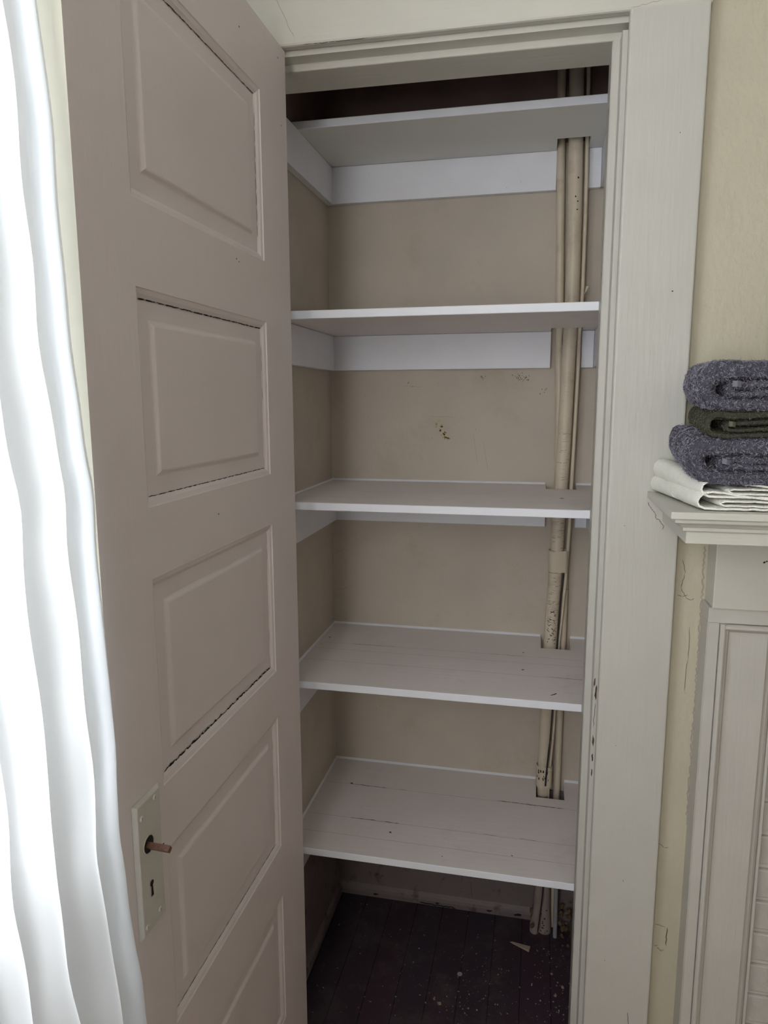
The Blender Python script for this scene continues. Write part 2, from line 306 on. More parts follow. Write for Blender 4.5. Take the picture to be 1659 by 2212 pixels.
# stiles and rails as one slab with openings (front and back skins plus sticking)
ss = [0, S0, S1, DW]; zz = [DZ0]+[z for p in reversed(PZ) for z in p]+[DZ1]
for side, x in ((1, 0), (-1, -DT)):
    for i in range(3):
        for j in range(len(zz)-1):
            if i == 1 and j % 2 == 1: continue
            w.add([(x, -ss[i], zz[j]), (x, -ss[i+1], zz[j]), (x, -ss[i+1], zz[j+1]), (x, -ss[i], zz[j+1])], [(0, 1, 2, 3)])
    for z0, z1 in PZ:
        O = [(S0, z0), (S1, z0), (S1, z1), (S0, z1)]; I = [(S0+RW, z0+RW), (S1-RW, z0+RW), (S1-RW, z1-RW), (S0+RW, z1-RW)]
        # ovolo sticking in three steps
        lv = [(0, 0), (.0012, .0018), (.55, .0035), (1, RD)]
        rings = []
        for f, dpt in lv:
            ff = f if f > .01 or f == 0 else f/RW
            rings.append([(x-side*dpt, -(o[0]+(i_[0]-o[0])*ff), o[1]+(i_[1]-o[1])*ff) for o, i_ in zip(O, I)])
        for a, b_ in zip(rings[:-1], rings[1:]):
            for k in range(4): w.add([a[k], a[(k+1) % 4], b_[(k+1) % 4], b_[k]], [(0, 1, 2, 3)])
for a, b_ in (((0, DZ0), (DW, DZ0)), ((DW, DZ0), (DW, DZ1)), ((DW, DZ1), (0, DZ1)), ((0, DZ1), (0, DZ0))):
    w.add([(0, -a[0], a[1]), (0, -b_[0], b_[1]), (-DT, -b_[0], b_[1]), (-DT, -a[0], a[1])], [(0, 1, 2, 3)], 2 if a[0] == DW and b_[0] == DW else 0)
w.keep = False
for s_, z in ((.268, 1.893), (.258, 1.890), (.377, 1.462), (.225, 2.28), (.04, 2.31), (.03, 2.19)): w.blob((0, -s_, z), (1, 0, 0), .0018, 1, 7)
df_ = w.build('door_frame', ['door', 'crack', 'edge'], door, origin=(0, 0, 0))
df_['label'] = 'stiles and rails'
def soften(o, wd=.0008):
    b_ = o.modifiers.new('bevel', 'BEVEL'); b_.width = wd; b_.segments = 2; b_.limit_method = 'ANGLE'
for q, (z0, z1) in enumerate(PZ):
    w = MB(); a0, a1, c0, c1 = S0+RW-.002, S1-RW+.002, z0+RW-.002, z1-RW+.002
    for side, x in ((1, 0), (-1, -DT)):
        rings = []
        for inset, dpt in ((0, RD), (.027, RD), (.0295, RD-.0008), (.0335, RD-.0038), (.036, RD-.0045)):
            rings.append([(x-side*dpt, -(s_), z) for s_, z in ((a0+inset, c0+inset), (a1-inset, c0+inset), (a1-inset, c1-inset), (a0+inset, c1-inset))])
        for a, b_ in zip(rings[:-1], rings[1:]):
            for k in range(4): w.add([a[k], a[(k+1) % 4], b_[(k+1) % 4], b_[k]], [(0, 1, 2, 3)])
        w.add(rings[-1], [(0, 1, 2, 3)])
    p = w.build('door_panel', 'door', door, origin=(0, 0, 0))
    # paint cracks between panel and moulding
    cr = MB(); xk = -RD+.0005; zb_, zt_ = z0+RW-.0005, z1-RW+.0005
    def run(sa, sb, z, wd, n_, amp, gaps, mi, seed):
        rr = random.Random(seed); P = jag((xk, -sa, z), (xk, -sb, z), n_, amp, 2, seed); i = 0
        while i < n_:
            k = rr.randint(4, 9); seg = P[i:min(n_+1, i+k+1)]
            if len(seg) > 2 and rr.random() > gaps: cr.ribbon(seg, (1, 0, 0), [wd*rr.uniform(.6, 1.5) for _ in seg], mi, .0006)
            i += k
    if q == 0: run(S0+RW, S1-RW, zt_, .0016, 90, .0007, .05, 0, 11)
    if q == 0: run(S0+RW, S1-RW, z0+.0005, .0005, 60, .0002, .1, 1, 12)
    if q == 1: run(S0+RW, S1-RW, zt_, .0017, 90, .0006, .03, 0, 13); run(S0+RW, S1-RW, zb_, .0012, 90, .0004, .03, 0, 14)
    if q == 2: run(S0+RW, S1-RW, zb_+.0005, .0032, 90, .0018, .0, 0, 15)
    if q == 3: run(S0+RW, S1-RW, zb_, .0013, 90, .0005, .1, 0, 16)
    if q == 4: run(S0+RW, S1-RW, zt_, .0005, 50, .0003, .3, 1, 17)
    if q < 4:   # crack down the hinge side
        P = jag((xk, -(S0+RW-.0005), zb_), (xk, -(S0+RW-.0005), zt_), 60, .0004, 1, 20+q)
        for i in range(0, 60, 6):
            if random.Random(q*50+i).random() < (.8, .7, .5, .25)[q]: cr.ribbon(P[i:i+6], (1, 0, 0), (.0012, .0008, .0006, .0005)[q], 0, .0006)
    if cr.v: cr.build('paint_crack', ['crack', 'crackb'], p, origin=(0, 0, 0))
# lock plate with knob spindle
lp = MB(); s0, s1, z0, z1 = .607, .6765, .902, 1.1075
bs = [(0.0003, -s0, z0), (0.0003, -s1, z0), (0.0003, -s1, z1), (0.0003, -s0, z1)]; e = .0085
tp_ = [(e, -(s0+.013), z0+.009), (e, -(s1-.0008), z0+.009), (e, -(s1-.0008), z1-.0012), (e, -(s0+.013), z1-.0012)]
lp.add(bs+tp_, [(0, 1, 5, 4), (1, 2, 6, 5), (2, 3, 7, 6), (3, 0, 4, 7), (4, 5, 6, 7)])
plate = lp.build('lock_plate', 'plate', door, origin=(0, 0, 0)); soften(plate, .0012); plate['label'] = 'cream painted lock plate'
def disc(mb, c, r, t, mi=0, n_=20, sy=1):
    mb.add([(c[0], c[1], c[2])]+[(c[0], c[1]+r*math.cos(2*math.pi*k/n_)*sy, c[2]+r*math.sin(2*math.pi*k/n_)) for k in range(n_)], [(0, k+1, (k+1) % n_+1) for k in range(n_)], mi, True)
def dome(mb, c, r, h_, mi=0, n_=16):
    V_ = [(c[0]+h_, c[1], c[2])]; F = []
    for j, a in enumerate((.4, .8, 1.2, 1.57)):
        for k in range(n_): V_.append((c[0]+h_*math.cos(a), c[1]+r*math.sin(a)*math.cos(2*math.pi*k/n_), c[2]+r*math.sin(a)*math.sin(2*math.pi*k/n_)))
    F += [(0, 1+k, 1+(k+1) % n_) for k in range(n_)]
    for j in range(3): F += [(1+j*n_+k, 1+(j+1)*n_+k, 1+(j+1)*n_+(k+1) % n_, 1+j*n_+(k+1) % n_) for k in range(n_)]
    mb.add(V_, F, mi, True)
hm = MB(); disc(hm, (e+.0003, -.653, 1.040), .0125, 0); 
hm.build('spindle_hole', 'void', plate, origin=(0, 0, 0))
rim = MB(); rim.tube([(e+.0004, -.653+.0128*math.cos(a), 1.040+.0128*math.sin(a)) for a in [2*math.pi*k/24 for k in range(25)]], .0007, 6, caps=False); rim.build('hole_rim', 'plate', plate, origin=(0, 0, 0))
kh = MB(); disc(kh, (e+.0004, -.651, .979), .0046, 0, n_=16); kh.add([(e+.0004, -.6530, .976), (e+.0004, -.6490, .976), (e+.0004, -.6478, .959), (e+.0004, -.6542, .959)], [(0, 1, 2, 3)])
kh.build('keyhole', 'void', plate, origin=(0, 0, 0))
sp = MB(); q = .0041; cyy, czz = -.655, 1.040
bm = bmesh.new(); bmesh.ops.create_cube(bm, size=1)
for v in bm.verts: v.co = Vector((-.006+(v.co.x+.5)*.050, v.co.y*2*q, v.co.z*2*q))
bmesh.ops.bevel(bm, geom=bm.edges[:], offset=.0006, segments=2, affect='EDGES')
R_ = Matrix.Rotation(math.radians(38), 4, 'X'); R2 = Matrix.Rotation(math.radians(-3), 4, 'Z')
bmesh.ops.transform(bm, matrix=Matrix.Translation((0, cyy, czz)) @ R2 @ R_, verts=bm.verts)
sp.frombm(bm); sp.blob((.034, cyy-.0012, czz+.0062), (0, -.4, .9), .0013, 1, 10); so = sp.build('knob_spindle', ['brass', 'void'], plate, origin=(0, 0, 0)); so['label'] = 'bare square brass spindle'
for s_, z in ((.632, 1.0985), (.6665, 1.0865), (.634, .925), (.668, .9225)):
    sc = MB(); dome(sc, (e, -s_, z), .0042, .0016); sc.box((e+.0008, -s_-.0003, z-.002), (e+.0018, -s_+.0003, z+.002), 1); sc.build('screw', ['screw', 'crackb'], plate, origin=(0, 0, 0))
for z in (.32, 2.0):
    hg = MB(); hg.tube([(-.045, .0075, z), (-.045, .0075, z+.09)], .0065, 14); hg.box((-.044, .0001, z), (-.006, .0020, z+.09)); hg.build('hinge', 'hinge', door, origin=(0, 0, 0))

# ------------------------------------------------------------------ shelves with their cleats
T = .019; N0, N1, NY = .5435, .6265, .515
def shelf(z, yf, label, freshtop=False, chh=.102, marks=(), back=True, holes=True, joints=()):
    root = empty('closet_shelf', ((XL+XR)/2, (yf+YB)/2, z-T)); o = Vector(root.location)
    w = MB(); b_ = .0012
    # outline with notch for the pipes
    P = [(XL, yf), (XR, yf), (XR, YB), (N1, YB), (N1, NY), (N0, NY), (N0, YB), (XL, YB)]
    quads = [(XL, yf, XR, NY), (XL, NY, N0, YB), (N1, NY, XR, YB)]
    for zc, sg in ((z, 1), (z-T, -1)):
        for x0, y0, x1, y1 in quads:
            y0_ = y0+(b_ if y0 == yf else 0)
            w.add([(x0, y0_, zc), (x1, y0_, zc), (x1, y1, zc), (x0, y1, zc)], [(0, 1, 2, 3)], 0)
    w.add([(XL, yf, z-b_), (XR, yf, z-b_), (XR, yf, z-T+b_), (XL, yf, z-T+b_)], [(0, 1, 2, 3)], 1)
    w.add([(XL, yf+b_, z), (XR, yf+b_, z), (XR, yf, z-b_), (XL, yf, z-b_)], [(0, 1, 2, 3)], 1)
    w.add([(XL, yf+b_, z-T), (XR, yf+b_, z-T), (XR, yf, z-T+b_), (XL, yf, z-T+b_)], [(0, 1, 2, 3)], 1)
    for i in range(1, 8):
        a = P[i]; c = P[(i+1) % 8]
        w.add([(a[0], a[1], z), (c[0], c[1], z), (c[0], c[1], z-T), (a[0], a[1], z-T)], [(0, 1, 2, 3)], 0)
    rr = random.Random(int(z*1000))
    for yj, segs in joints:      # seams between the boards the shelf is glued up from
        w.ribbon(jag((XL+.01, yj, z), (XR-.01, yj-.004, z), 60, .0004, 1, int(yj*1000)), (0, 0, 1), .0008, 3)
        for a, c, wd in segs:
            k = max(5, int((c-a)/.006)); w.ribbon(jag((a, yj, z), (c, yj-.004*(c-XL)/.79, z), k, .0007, 1, int(a*1e3)), (0, 0, 1), [wd*rr.uniform(.3, 1.4) for _ in range(k+1)], 2, .0006)
    for x, y, r, st in marks: w.blob((x, y, z), (0, 0, 1), r, 2, 8, .0005, st)
    for k in range(12): w.blob((rr.uniform(XL+.02, XR-.05), rr.uniform(yf+.02, YB-.02), z), (0, 0, 1), rr.uniform(.0005, .0011), 2, 6)
    w.v = [tuple(Vector(p)-o) for p in w.v]
    w.build('shelf_board', ['shelf' if not freshtop else 'freshtop', 'fresh', 'crackb', 'scratch'], root)
    caulk = MB()   # painted-over caulk bead at the wall
    for a, c in (((XL, YB), (N0-.002, YB)), ((N1+.002, YB), (XR, YB))):
        caulk.add([(a[0], YB-.006, z+.0004), (c[0], YB-.006, z+.0004), (c[0], YB-.0004, z+.006), (a[0], YB-.0004, z+.006)], [(0, 1, 2, 3)])
    caulk.add([(XL+.005, YF+.01, z+.0004), (XL+.005, YB, z+.0004), (XL+.0004, YB, z+.005), (XL+.0004, YF+.01, z+.005)], [(0, 1, 2, 3)])
    caulk.v = [tuple(Vector(p)-o) for p in caulk.v]; caulk.build('caulk_bead', 'fresh', root)
    zt, zb_ = z-T-.0005, z-T-chh
    def cl(a, c, mt='fresh', fn=None):
        m_ = MB(); m_.box(a, c, 0, .0015)
        if fn: fn(m_)
        m_.v = [tuple(Vector(p)-o) for p in m_.v]; m_.build('cleat', [mt, 'crack', 'shelf'], root)
    cl((XL, YF+.003, zb_), (XL+.02, YB-.0203, zt)); cl((XR-.02, YF+.003, zb_), (XR, YB-.0203, zt))
    if back:
        def nails(m_):
            rr2 = random.Random(int(z*77))
            if abs(z-1.404) < .01:
                for x, zz_, r in ((-.065, zt-.030, .0022), (-.07, zt-.026, .0013), (.245, zt-.045, .0022), (.315, zt-.022, .0018), (.12, zt-.034, .0008)): m_.blob((x, YB-.0201, zz_), (0, -1, 0), r, 1, 7)
            for k in range(4): m_.blob((rr2.uniform(0, .5), YB-.0201, rr2.uniform(zb_+.01, zt-.01)), (0, -1, 0), .0007, 1, 6)
            if abs(z-1.857) < .01:
                for k in range(12): m_.blob((.052+rr2.gauss(0, .001), YB-.0201, zt-.02-k*.004), (0, -1, 0), .0009, 2, 6)
        cl((XL+.0003, YB-.02, zb_), (.545, YB, zt), 'fresh', nails); cl((.628, YB-.02, zb_), (XR-.0203, YB, zt))
    tag(root, label, 'shelf'); return root
M['freshtop'] = mat('grey_white_shelf_paint', (.90, .90, .885), .5, .03, 5, .3, H)
shelf(2.3313, .306, 'topmost closet shelf, set back deeper than the others, just under the door header', True, .101, marks=())
shelf(1.8572, YF, 'second closet shelf from the top, white front edge above eye level', False, .101, joints=((.30, ()),))
shelf(1.4044, YF-.002, 'middle closet shelf, shallow view of its top with one oval dent near the pipes', False, .103, marks=((.581, .326, .0055, (1.0, 1.2)), (.55, .30, .0015, (1, 1))), joints=((.37, ()), (.25, ())))
shelf(.9426, YF+.002, 'fourth closet shelf from the top, board seams visible and pipes through its corner notch', False, .105, back=False,
      marks=((-.079, .481, .004, (1, 1)), (.497, .336, .004, (1, 1)), (.495, .467, .003, (1, 1)), (-.085, .42, .003, (1, .6)), (.574, .19, .004, (3, .7)), (.655, .19, .004, (1, 1))), joints=((.44, ((.0, .13, .0012), (.40, .50, .0008))), (.30, ((.56, .66, .0014),)), (.39, ())))
shelf(.4786, YF, 'lowest closet shelf, wide dark-seamed boards above the dirty floor', False, .10, back=False,
      marks=((.154, .255, .005, (1, 1)), (.307, .181, .0022, (1, 1)), (.484, .221, .0022, (1, 1)), (-.014, .476, .004, (1, 1))), joints=((.472, ((-.02, .10, .0022), (.13, .16, .001), (.43, .62, .0022))), (.30, ((.03, .17, .0022), (.40, .44, .001), (.5, .55, .001))), (.22, ())))

# ------------------------------------------------------------------ pipes
def interp(tab, z):
    for (a, va), (b_, vb) in zip(tab[:-1], tab[1:]):
        if b_ <= z <= a: t = (a-z)/(a-b_); return va+(vb-va)*t
    return tab[0][1] if z > tab[0][0] else tab[-1][1]
def zs(a, b_, st=.02):
    k = max(1, int(round((a-b_)/st))); return [a-(a-b_)*i/k for i in range(k+1)]
big = [(2.75, .584), (2.464, .588), (2.305, .5915), (2.155, .5953), (1.927, .597), (1.835, .595), (1.729, .592), (1.524, .5895), (1.406, .5848), (1.299, .581), (1.231, .5802), (1.149, .5785), (1.121, .577), (1.051, .573), (.938, .570), (.705, .566), (.571, .5635), (.480, .564), (.40, .568), (.123, .5815), (.0, .583)]
def smooth_tab(tab, z, h=.03): return sum(interp(tab, z+d) for d in (-h, -h/2, 0, h/2, h))/5
w = MB(); Z = zs(2.749, .0, .02)
YP = .568
def brad(z): return .0188 if z > .75 else (.0175 if z > .2 else .0172+.004*max(0, (.08-z)/.08))
Zu = [z for z in Z if z > .46]; Zl = [Zu[-1]]+[z for z in Z if z <= .46]
w.tube([(smooth_tab(big, z), YP, z) for z in Zu], [brad(z) for z in Zu], 28); w.tube([(smooth_tab(big, z), YP, z) for z in Zl], [brad(z) for z in Zl], 28, 3)
rr = random.Random(5)
def arc(zc, a0, a1, wd, mi, tilt=0):
    pts = []; k = 8
    xc = smooth_tab(big, zc); r = brad(zc)+.0003
    L, R_ = [], []
    for i in range(k+1):
        a = a0+(a1-a0)*i/k; z = zc+tilt*i+rr.uniform(-.0007, .0007); n_ = Vector((math.cos(a), math.sin(a), 0)); ww = wd*rr.uniform(.4, 1.3)*(.3 if i in (0, k) else 1)/2
        L.append(Vector((xc, YP, z+ww))+n_*r); R_.append(Vector((xc, YP, z-ww))+n_*r)
    w.add(L+R_, [(i, i+1, k+2+i, k+1+i) for i in range(k)], mi)
for z_lo, z_hi, cnt, wd in ((1.425, 1.56, 46, .0007), (1.56, 1.70, 10, .0006), (1.23, 1.385, 60, .0008), (1.0, 1.145, 62, .0009), (1.78, 1.85, 5, .0007)):
    for k in range(cnt):
        z = rr.uniform(z_lo, z_hi); a0 = -math.pi*rr.uniform(.15, .85); arc(z, a0, a0+rr.uniform(.25, 1.1), wd, 1 if rr.random() < .75 else 2, rr.uniform(-.0003, .0003))
for k in range(34):   # dark crazing low on the pipe
    z = rr.uniform(.945, 1.045); a0 = -math.pi*rr.uniform(.3, .75); arc(z, a0, a0+rr.uniform(.15, .5), .0022, 2, rr.uniform(-.001, .001))
for z, a in ((2.225, -1.2), (2.178, -1.55), (2.166, -1.25), (2.145, -1.3)):
    n_ = Vector((math.cos(a), math.sin(a), 0)); w.blob(Vector((smooth_tab(big, z), YP, z))+n_*.0193, n_, .0024, 2, 8)
for k in range(10):
    a = rr.uniform(-2.2, -1); z = rr.uniform(.005, .09); n_ = Vector((math.cos(a), math.sin(a), 0)); w.blob(Vector((smooth_tab(big, z), YP, z))+n_*.0195, n_, .0025, 2, 7, .0012)
bp_ = w.build('water_pipe', ['pipe', 'scratch', 'crack', 'piped']); tag(bp_, 'thickest cream painted pipe with crazed paint, running floor to ceiling', 'pipe')
def band(name, zc, h_, x0, x1, mt, jagged=False):
    w = MB(); k = 40; o = []
    pts = []
    for i in range(k):
        a = 2*math.pi*i/k; r = .0205; cx = (x0+r if math.cos(a) < 0 else x1-.012)
        rr_ = r if math.cos(a) < 0 else .012
        pts.append((cx+rr_*math.cos(a), YP+ (r-.0006*(0 if math.cos(a) < 0 else 1))*math.sin(a)*(1 if math.cos(a) < 0 else .8)))
    Zs = [zc+h_/2-h_*j/8 for j in range(9)]; V_ = []
    rg = random.Random(8)
    for j, z in enumerate(Zs):
        for x, y in pts:
            s_ = 1+(.03*math.sin(j*2.1+x*300) if jagged else 0); V_.append((x+(rg.uniform(-.0006, .0006) if jagged else 0), YP+(y-YP)*s_, z+(rg.uniform(-.0025, .0025) if jagged and j in (0, 8) else .0015*math.sin(x*160+j*.1))))
    w.add(V_, [(j*k+i, j*k+(i+1) % k, (j+1)*k+(i+1) % k, (j+1)*k+i) for j in range(8) for i in range(k)], 0, True)
    if jagged:
        for zz_ in (zc+h_/2-.002, zc+h_/2-.014, zc-h_/2+.003): w.tube([(x, y+(y-YP)*.03, zz_+.002*math.sin(x*200)) for x, y in pts+[pts[0]]], .0013, 6, caps=False)
        for _ in range(16):
            a = rg.uniform(-2.6, -.9); w.blob((x0+.0205+.0212*math.cos(a), YP+.0216*math.sin(a), zc+rg.uniform(-.01, .03)), (math.cos(a), math.sin(a), 0), rg.uniform(.0015, .0042), 1, 7, .0022, (.6, 1.5))
    else:
        w.ribbon([(x0+.0205+.0210*math.cos(a), YP+.0210*math.sin(a), zc-h_/2-.001) for a in [-3.0+.1*i for i in range(19)]], (0, -1, 0), .0010, 1)
        w.ribbon([(x0+.0205+.0210*math.cos(a), YP+.0210*math.sin(a), zc+h_/2+.001) for a in [-3.0+.1*i for i in range(15)]], (0, -1, 0), .0007, 1)
    w.keep = False
    pv = bp_.location; w.v = [tuple(Vector(p)-pv) for p in w.v]
    o = w.build(name, [mt, 'crack'], bp_); return o
band('tape_band', 1.190, .062, .5575, .6125, 'pipe')
band('tape_wrap', .522, .070, .5435, .5890, 'pipe', True)
# left pipe, hidden behind the big one lower down
w = MB(); lt = [(2.75, .5475), (2.473, .5505), (2.31, .5548), (2.16, .5585), (1.93, .5648), (1.835, .5665), (1.73, .569), (1.60, .575), (1.45, .578), (.9, .572), (0, .572)]
Z = zs(2.749, .93, .04); w.tube([(smooth_tab(lt, z), .600, z) for z in Z], .0112, 20)
w.ribbon([(smooth_tab(lt, z)+.008, .600-.0080, z) for z in zs(1.835, 1.60, .02)], (.5, -.8, 0), .0016, 1, .0006)
tag(w.build('water_pipe', ['pipe', 'crack']), 'slimmer cream pipe at the left of the thick crazed one, upper closet', 'pipe')
# rear right pipe, seen low down
w = MB(); Z = zs(1.10, 0, .05); w.tube([(.607-.002*(1.1-z), .594, z) for z in Z], .0100, 18); w.tube([(.607, .594, 1.10), (.606, .599, 1.12), (.603, .609, 1.13)], .0100, 18)
w.ribbon(jag((.5972, .5838, .60), (.5985, .5838, .50), 14, .0012, 0, 6), (-.2, -1, 0), .0012, 1, .0012)
tag(w.build('water_pipe', ['pipe', 'scratch']), 'short cream pipe behind the thick one in the lower closet, right side', 'pipe')
# slim conduit
th_ = [(2.75, .612), (2.462, .6178), (2.304, .6206), (2.153, .6231), (1.927, .6236), (1.835, .6193), (1.729, .6197), (1.525, .6162), (1.407, .6137), (1.300, .6131), (1.225, .6107), (1.146, .6077), (1.071, .6038), (1.01, .6007), (.948, .5957), (.932, .5948), (.707, .5903), (.632, .5875), (.572, .5833), (.541, .5816), (.45, .580), (.36, .581)]
w = MB(); Z = zs(2.749, .36, .03); w.tube([(smooth_tab(th_, z), .571 if z > 1.0 else .571-.010*min(1, (1.0-z)/.4), z) for z in Z], [.0050 if z > 1.1 else .0040 if z > 1.02 else .0032 for z in Z], 14)
w.ribbon(jag((.6195, .5655, 1.82), (.6190, .5655, 1.74), 20, .001, 0, 2), (0, -1, 0), .0009, 1, .0006)
conduit = w.build('conduit', ['pipe', 'scratch']); tag(conduit, 'slim pale conduit running along the right of the thick pipe', 'conduit')
w = MB(); fl = jag((.6285, .568, 1.935), (.634, .560, 1.949), 3, .001, 2, 1)
w.add([(.6275, .566, 1.928), (.634, .556, 1.938), (.639, .560, 1.950), (.632, .566, 1.951)], [(0, 1, 2, 3)]); w.add([(.632, .566, 1.951), (.639, .560, 1.950), (.640, .568, 1.944)], [(0, 1, 2)])
no = Vector(conduit.location); w.v = [tuple(Vector(p)-no) for p in w.v]; w.build('paint_flake', 'pipe', conduit)
# dark cable beside the big pipe
dk = [(1.147, .6018), (1.072, .5955), (.949, .5915), (.709, .5822), (.634, .5785), (.559, .573), (.50, .570)]
w = MB(); Z = zs(1.155, .50, .02); w.tube([(smooth_tab(dk, z), .560 if z > .75 else .560-.014*min(1, (.75-z)/.15), z) for z in Z], [.0016 if z > .62 else .0024 for z in Z], 10)
tag(w.build('cable', 'dead'), 'thin dark cable running down beside the thick pipe', 'cable')
# grey pipe stub to the floor, and the split lagging at the foot
w = MB(); w.tube([(.6105-.0015*0+.0045*(.47-z)/.47, .545, z) for z in zs(.455, 0, .05)], .0066, 16); tag(w.build('grey_pipe', 'pipeg'), 'slim grey pipe entering the floor in the closet corner', 'pipe')
w = MB(); Z = zs(.455, 0, .03); w.tube([(.566-.0009*0-(.014*((.2-z)/.2)**1.5 if z < .2 else 0), .556, z) for z in Z], [.0145+.002*math.sin(z*60) for z in Z], 18)
w.ribbon([(.571-(.014*((.2-z)/.2)**1.5 if z < .2 else 0)+.004, .5425, z) for z in zs(.2, .005, .02)], (0, -1, 0), .003, 1, .002)
tag(w.build('pipe_lagging', ['piped', 'crack']), 'splayed cream lagging around the foot of the thick pipe', 'lagging')
# crumbling plaster round the pipe foot
w = MB(); rr = random.Random(12)
for k in range(26):
    c = Vector((rr.choice([rr.uniform(.535, .552), rr.uniform(.628, .668)]), rr.uniform(.50, .60), rr.uniform(.0, .075))); bm = bmesh.new(); bmesh.ops.create_icosphere(bm, subdivisions=1, radius=rr.uniform(.004, .012))
    for v in bm.verts: v.co = v.co*rr.uniform(.6, 1.2)+c; v.co.z = max(v.co.z, 0)
    w.frombm(bm)
tag(w.build('broken_plaster', 'rot', None), 'crumbled plaster heaped in the corner where pipes enter the floor', 'plaster', kind='stuff')

# ------------------------------------------------------------------ debris on the closet floor
w = MB(); rr = random.Random(21)
def chip(c, r, mb, flat=.35, tilt=.3):
    k = rr.randint(4, 6); a0 = rr.random()*6; P = []
    tx, ty = rr.uniform(-tilt, tilt), rr.uniform(-tilt, tilt)
    for h_ in (0, r*flat):
        for i in range(k):
            a = a0+2*math.pi*i/k; q_ = r*(.6+.4*((i*7) % 3)/2); x, y = q_*math.cos(a), q_*math.sin(a); P.append((c[0]+x, c[1]+y, max(.0002, .0006+h_+x*tx+y*ty+r*.3*tilt)))
    mb.add(P, [tuple(range(k))[::-1], tuple(range(k, 2*k))]+[(i, (i+1) % k, (i+1) % k+k, i+k) for i in range(k)])
for k in range(420):
    if rr.random() < .42: c = (rr.gauss(.40, .08), rr.gauss(.28, .09))
    elif rr.random() < .4: c = (rr.uniform(.56, .66), rr.uniform(.16, .48))
    else: c = (rr.uniform(-.07, .65), rr.uniform(.12, .58))
    if not (-.08 < c[0] < .655 and .05 < c[1] < .59): continue
    chip(c, rr.choice([.0008, .001, .0014, .0018, .0026]), w)
tag(w.build('plaster_crumbs', 'crumb'), 'pale crumbs of plaster and paint scattered over the dark closet floor', 'crumbs', kind='stuff')
def single(name, mt, c, r, label, cat='chip', fl=.3):
    w = MB(); chip(c, r, w, fl, .15); tag(w.build(name, mt), label, cat)
single('plaster_chip', 'crumb', (.299, .223), .0085, 'biggest pale plaster chip, lying front and centre on the closet floor')
single('plaster_chip', 'crumb', (.282, .236), .004, 'small bright chip just left of the biggest plaster chip')
single('plaster_chip', 'crumb', (.603, .393), .0055, 'pale upright chip near the right closet wall, below the pipes')
single('plaster_chip', 'crumb', (.632, .352), .006, 'pale chip against the right baseboard of the closet')
single('plaster_chip', 'crumb', (.612, .318), .005, 'pale chip in front of the others at the right closet wall')
w = MB(); w.tube([(.342, .338, .0005), (.342, .338, .0022)], .0072, 20); tag(w.build('metal_disc', 'pipeg'), 'small round grey disc lying amid crumbs on the closet floor', 'disc')
w = MB(); w.add([(.480, .492, .0008), (.486, .494, .0008), (.541, .480, .0008), (.537, .464, .0008), (.480, .492, .003), (.487, .494, .0035), (.541, .480, .008), (.537, .464, .007)], [(0, 1, 2, 3), (4, 5, 6, 7), (0, 1, 5, 4), (1, 2, 6, 5), (2, 3, 7, 6), (3, 0, 4, 7)])
tag(w.build('wood_splinter', 'splin'), 'long pale wedge of wood on the floor near the pipes', 'splinter')

# ------------------------------------------------------------------ fireplace mantelpiece right of the closet
MX, MY = .7326, -.2835; mp = empty('mantelpiece', (1.3, -.1, 0)); tag(mp, 'cream painted fireplace mantelpiece with stepped shelf and recessed pilaster, right of the closet', 'mantelpiece'); mo = Vector(mp.location)
def part(mb, name, mt): mb.v = [tuple(Vector(p)-mo) for p in mb.v]; return mb.build(name, mt, mp)
MXR = 1.95
w = MB()
prof = [(0, 1.4702), (0, 1.4592), (.0010, 1.4582), (.0072, 1.4572), (.0078, 1.4560), (.0078, 1.4518), (.0090, 1.4505), (.0125, 1.4490), (.0160, 1.4465), (.0190, 1.4435), (.0225, 1.4425), (.0235, 1.4412), (.0237, 1.4362), (.0250, 1.4350), (.0295, 1.4343), (.0305, 1.4325), (.0305, 1.4135)]
rings = []
for d, z in prof:
    yb_ = .0095
    rings.append([(MX+d, yb_, z), (MX+d, MY+d, z), (MXR-d, MY+d, z), (MXR-d, yb_, z)])
V_ = [p for r in rings for p in r]; F = []
for i in range(len(rings)-1):
    for k in range(3): F.append((i*4+k, i*4+k+1, (i+1)*4+k+1, (i+1)*4+k))
    F.append((i*4+3, i*4, (i+1)*4, (i+1)*4+3))
F += [(0, 1, 2, 3), tuple(len(V_)-4+k for k in range(4))]
# clear of the door casing: back corner of the shelf is scribed around it
w.add(V_, F)
ms = part(w, 'mantel_shelf', 'mantel'); soften(ms, .0007)
w = MB(); w.box((.858, -.058, 1.249), (1.85, .0098, 1.4135), 0, .002); w.blob((.943, -.058, 1.345), (0, -1, 0), .0022, 1, 8); w.blob((.947, -.058, 1.347), (0, -1, 0), .002, 1, 6)
part(w, 'frieze', ['mantel', 'crack'])
w = MB()   # pilaster: outer board, bead, recessed panel
prof = [(.854, .0098), (.8535, -.046), (.856, -.050), (.8745, -.050), (.8747, -.0425), (.8757, -.0425), (.8762, -.055), (.8785, -.058), (.8825, -.0583), (.8855, -.056), (.888, -.051), (.8915, -.0485), (.8945, -.0425), (.896, -.040), (.966, -.040), (.969, -.037), (.9695, .0098)]
w.prism(prof, 2, 0, 1.2185); w.box((.8535, -.050, 1.2185), (1.85, .0098, 1.249), 0, .0015)
w.prism([(.0, 1.2175), (-.0545, 1.2175), (-.058, 1.215), (-.058, 1.210), (-.055, 1.207), (-.048, 1.204), (-.0425, 1.200), (-.0, 1.200)], 0, .884, .9695, 0)
w.blob((.915, -.040, 1.178), (0, -1, 0), .0022, 0, 8); w.blob((.918, -.040, 1.02), (0, -1, 0), .002, 0, 8)
part(w, 'pilaster', 'mantelv')
w = MB()
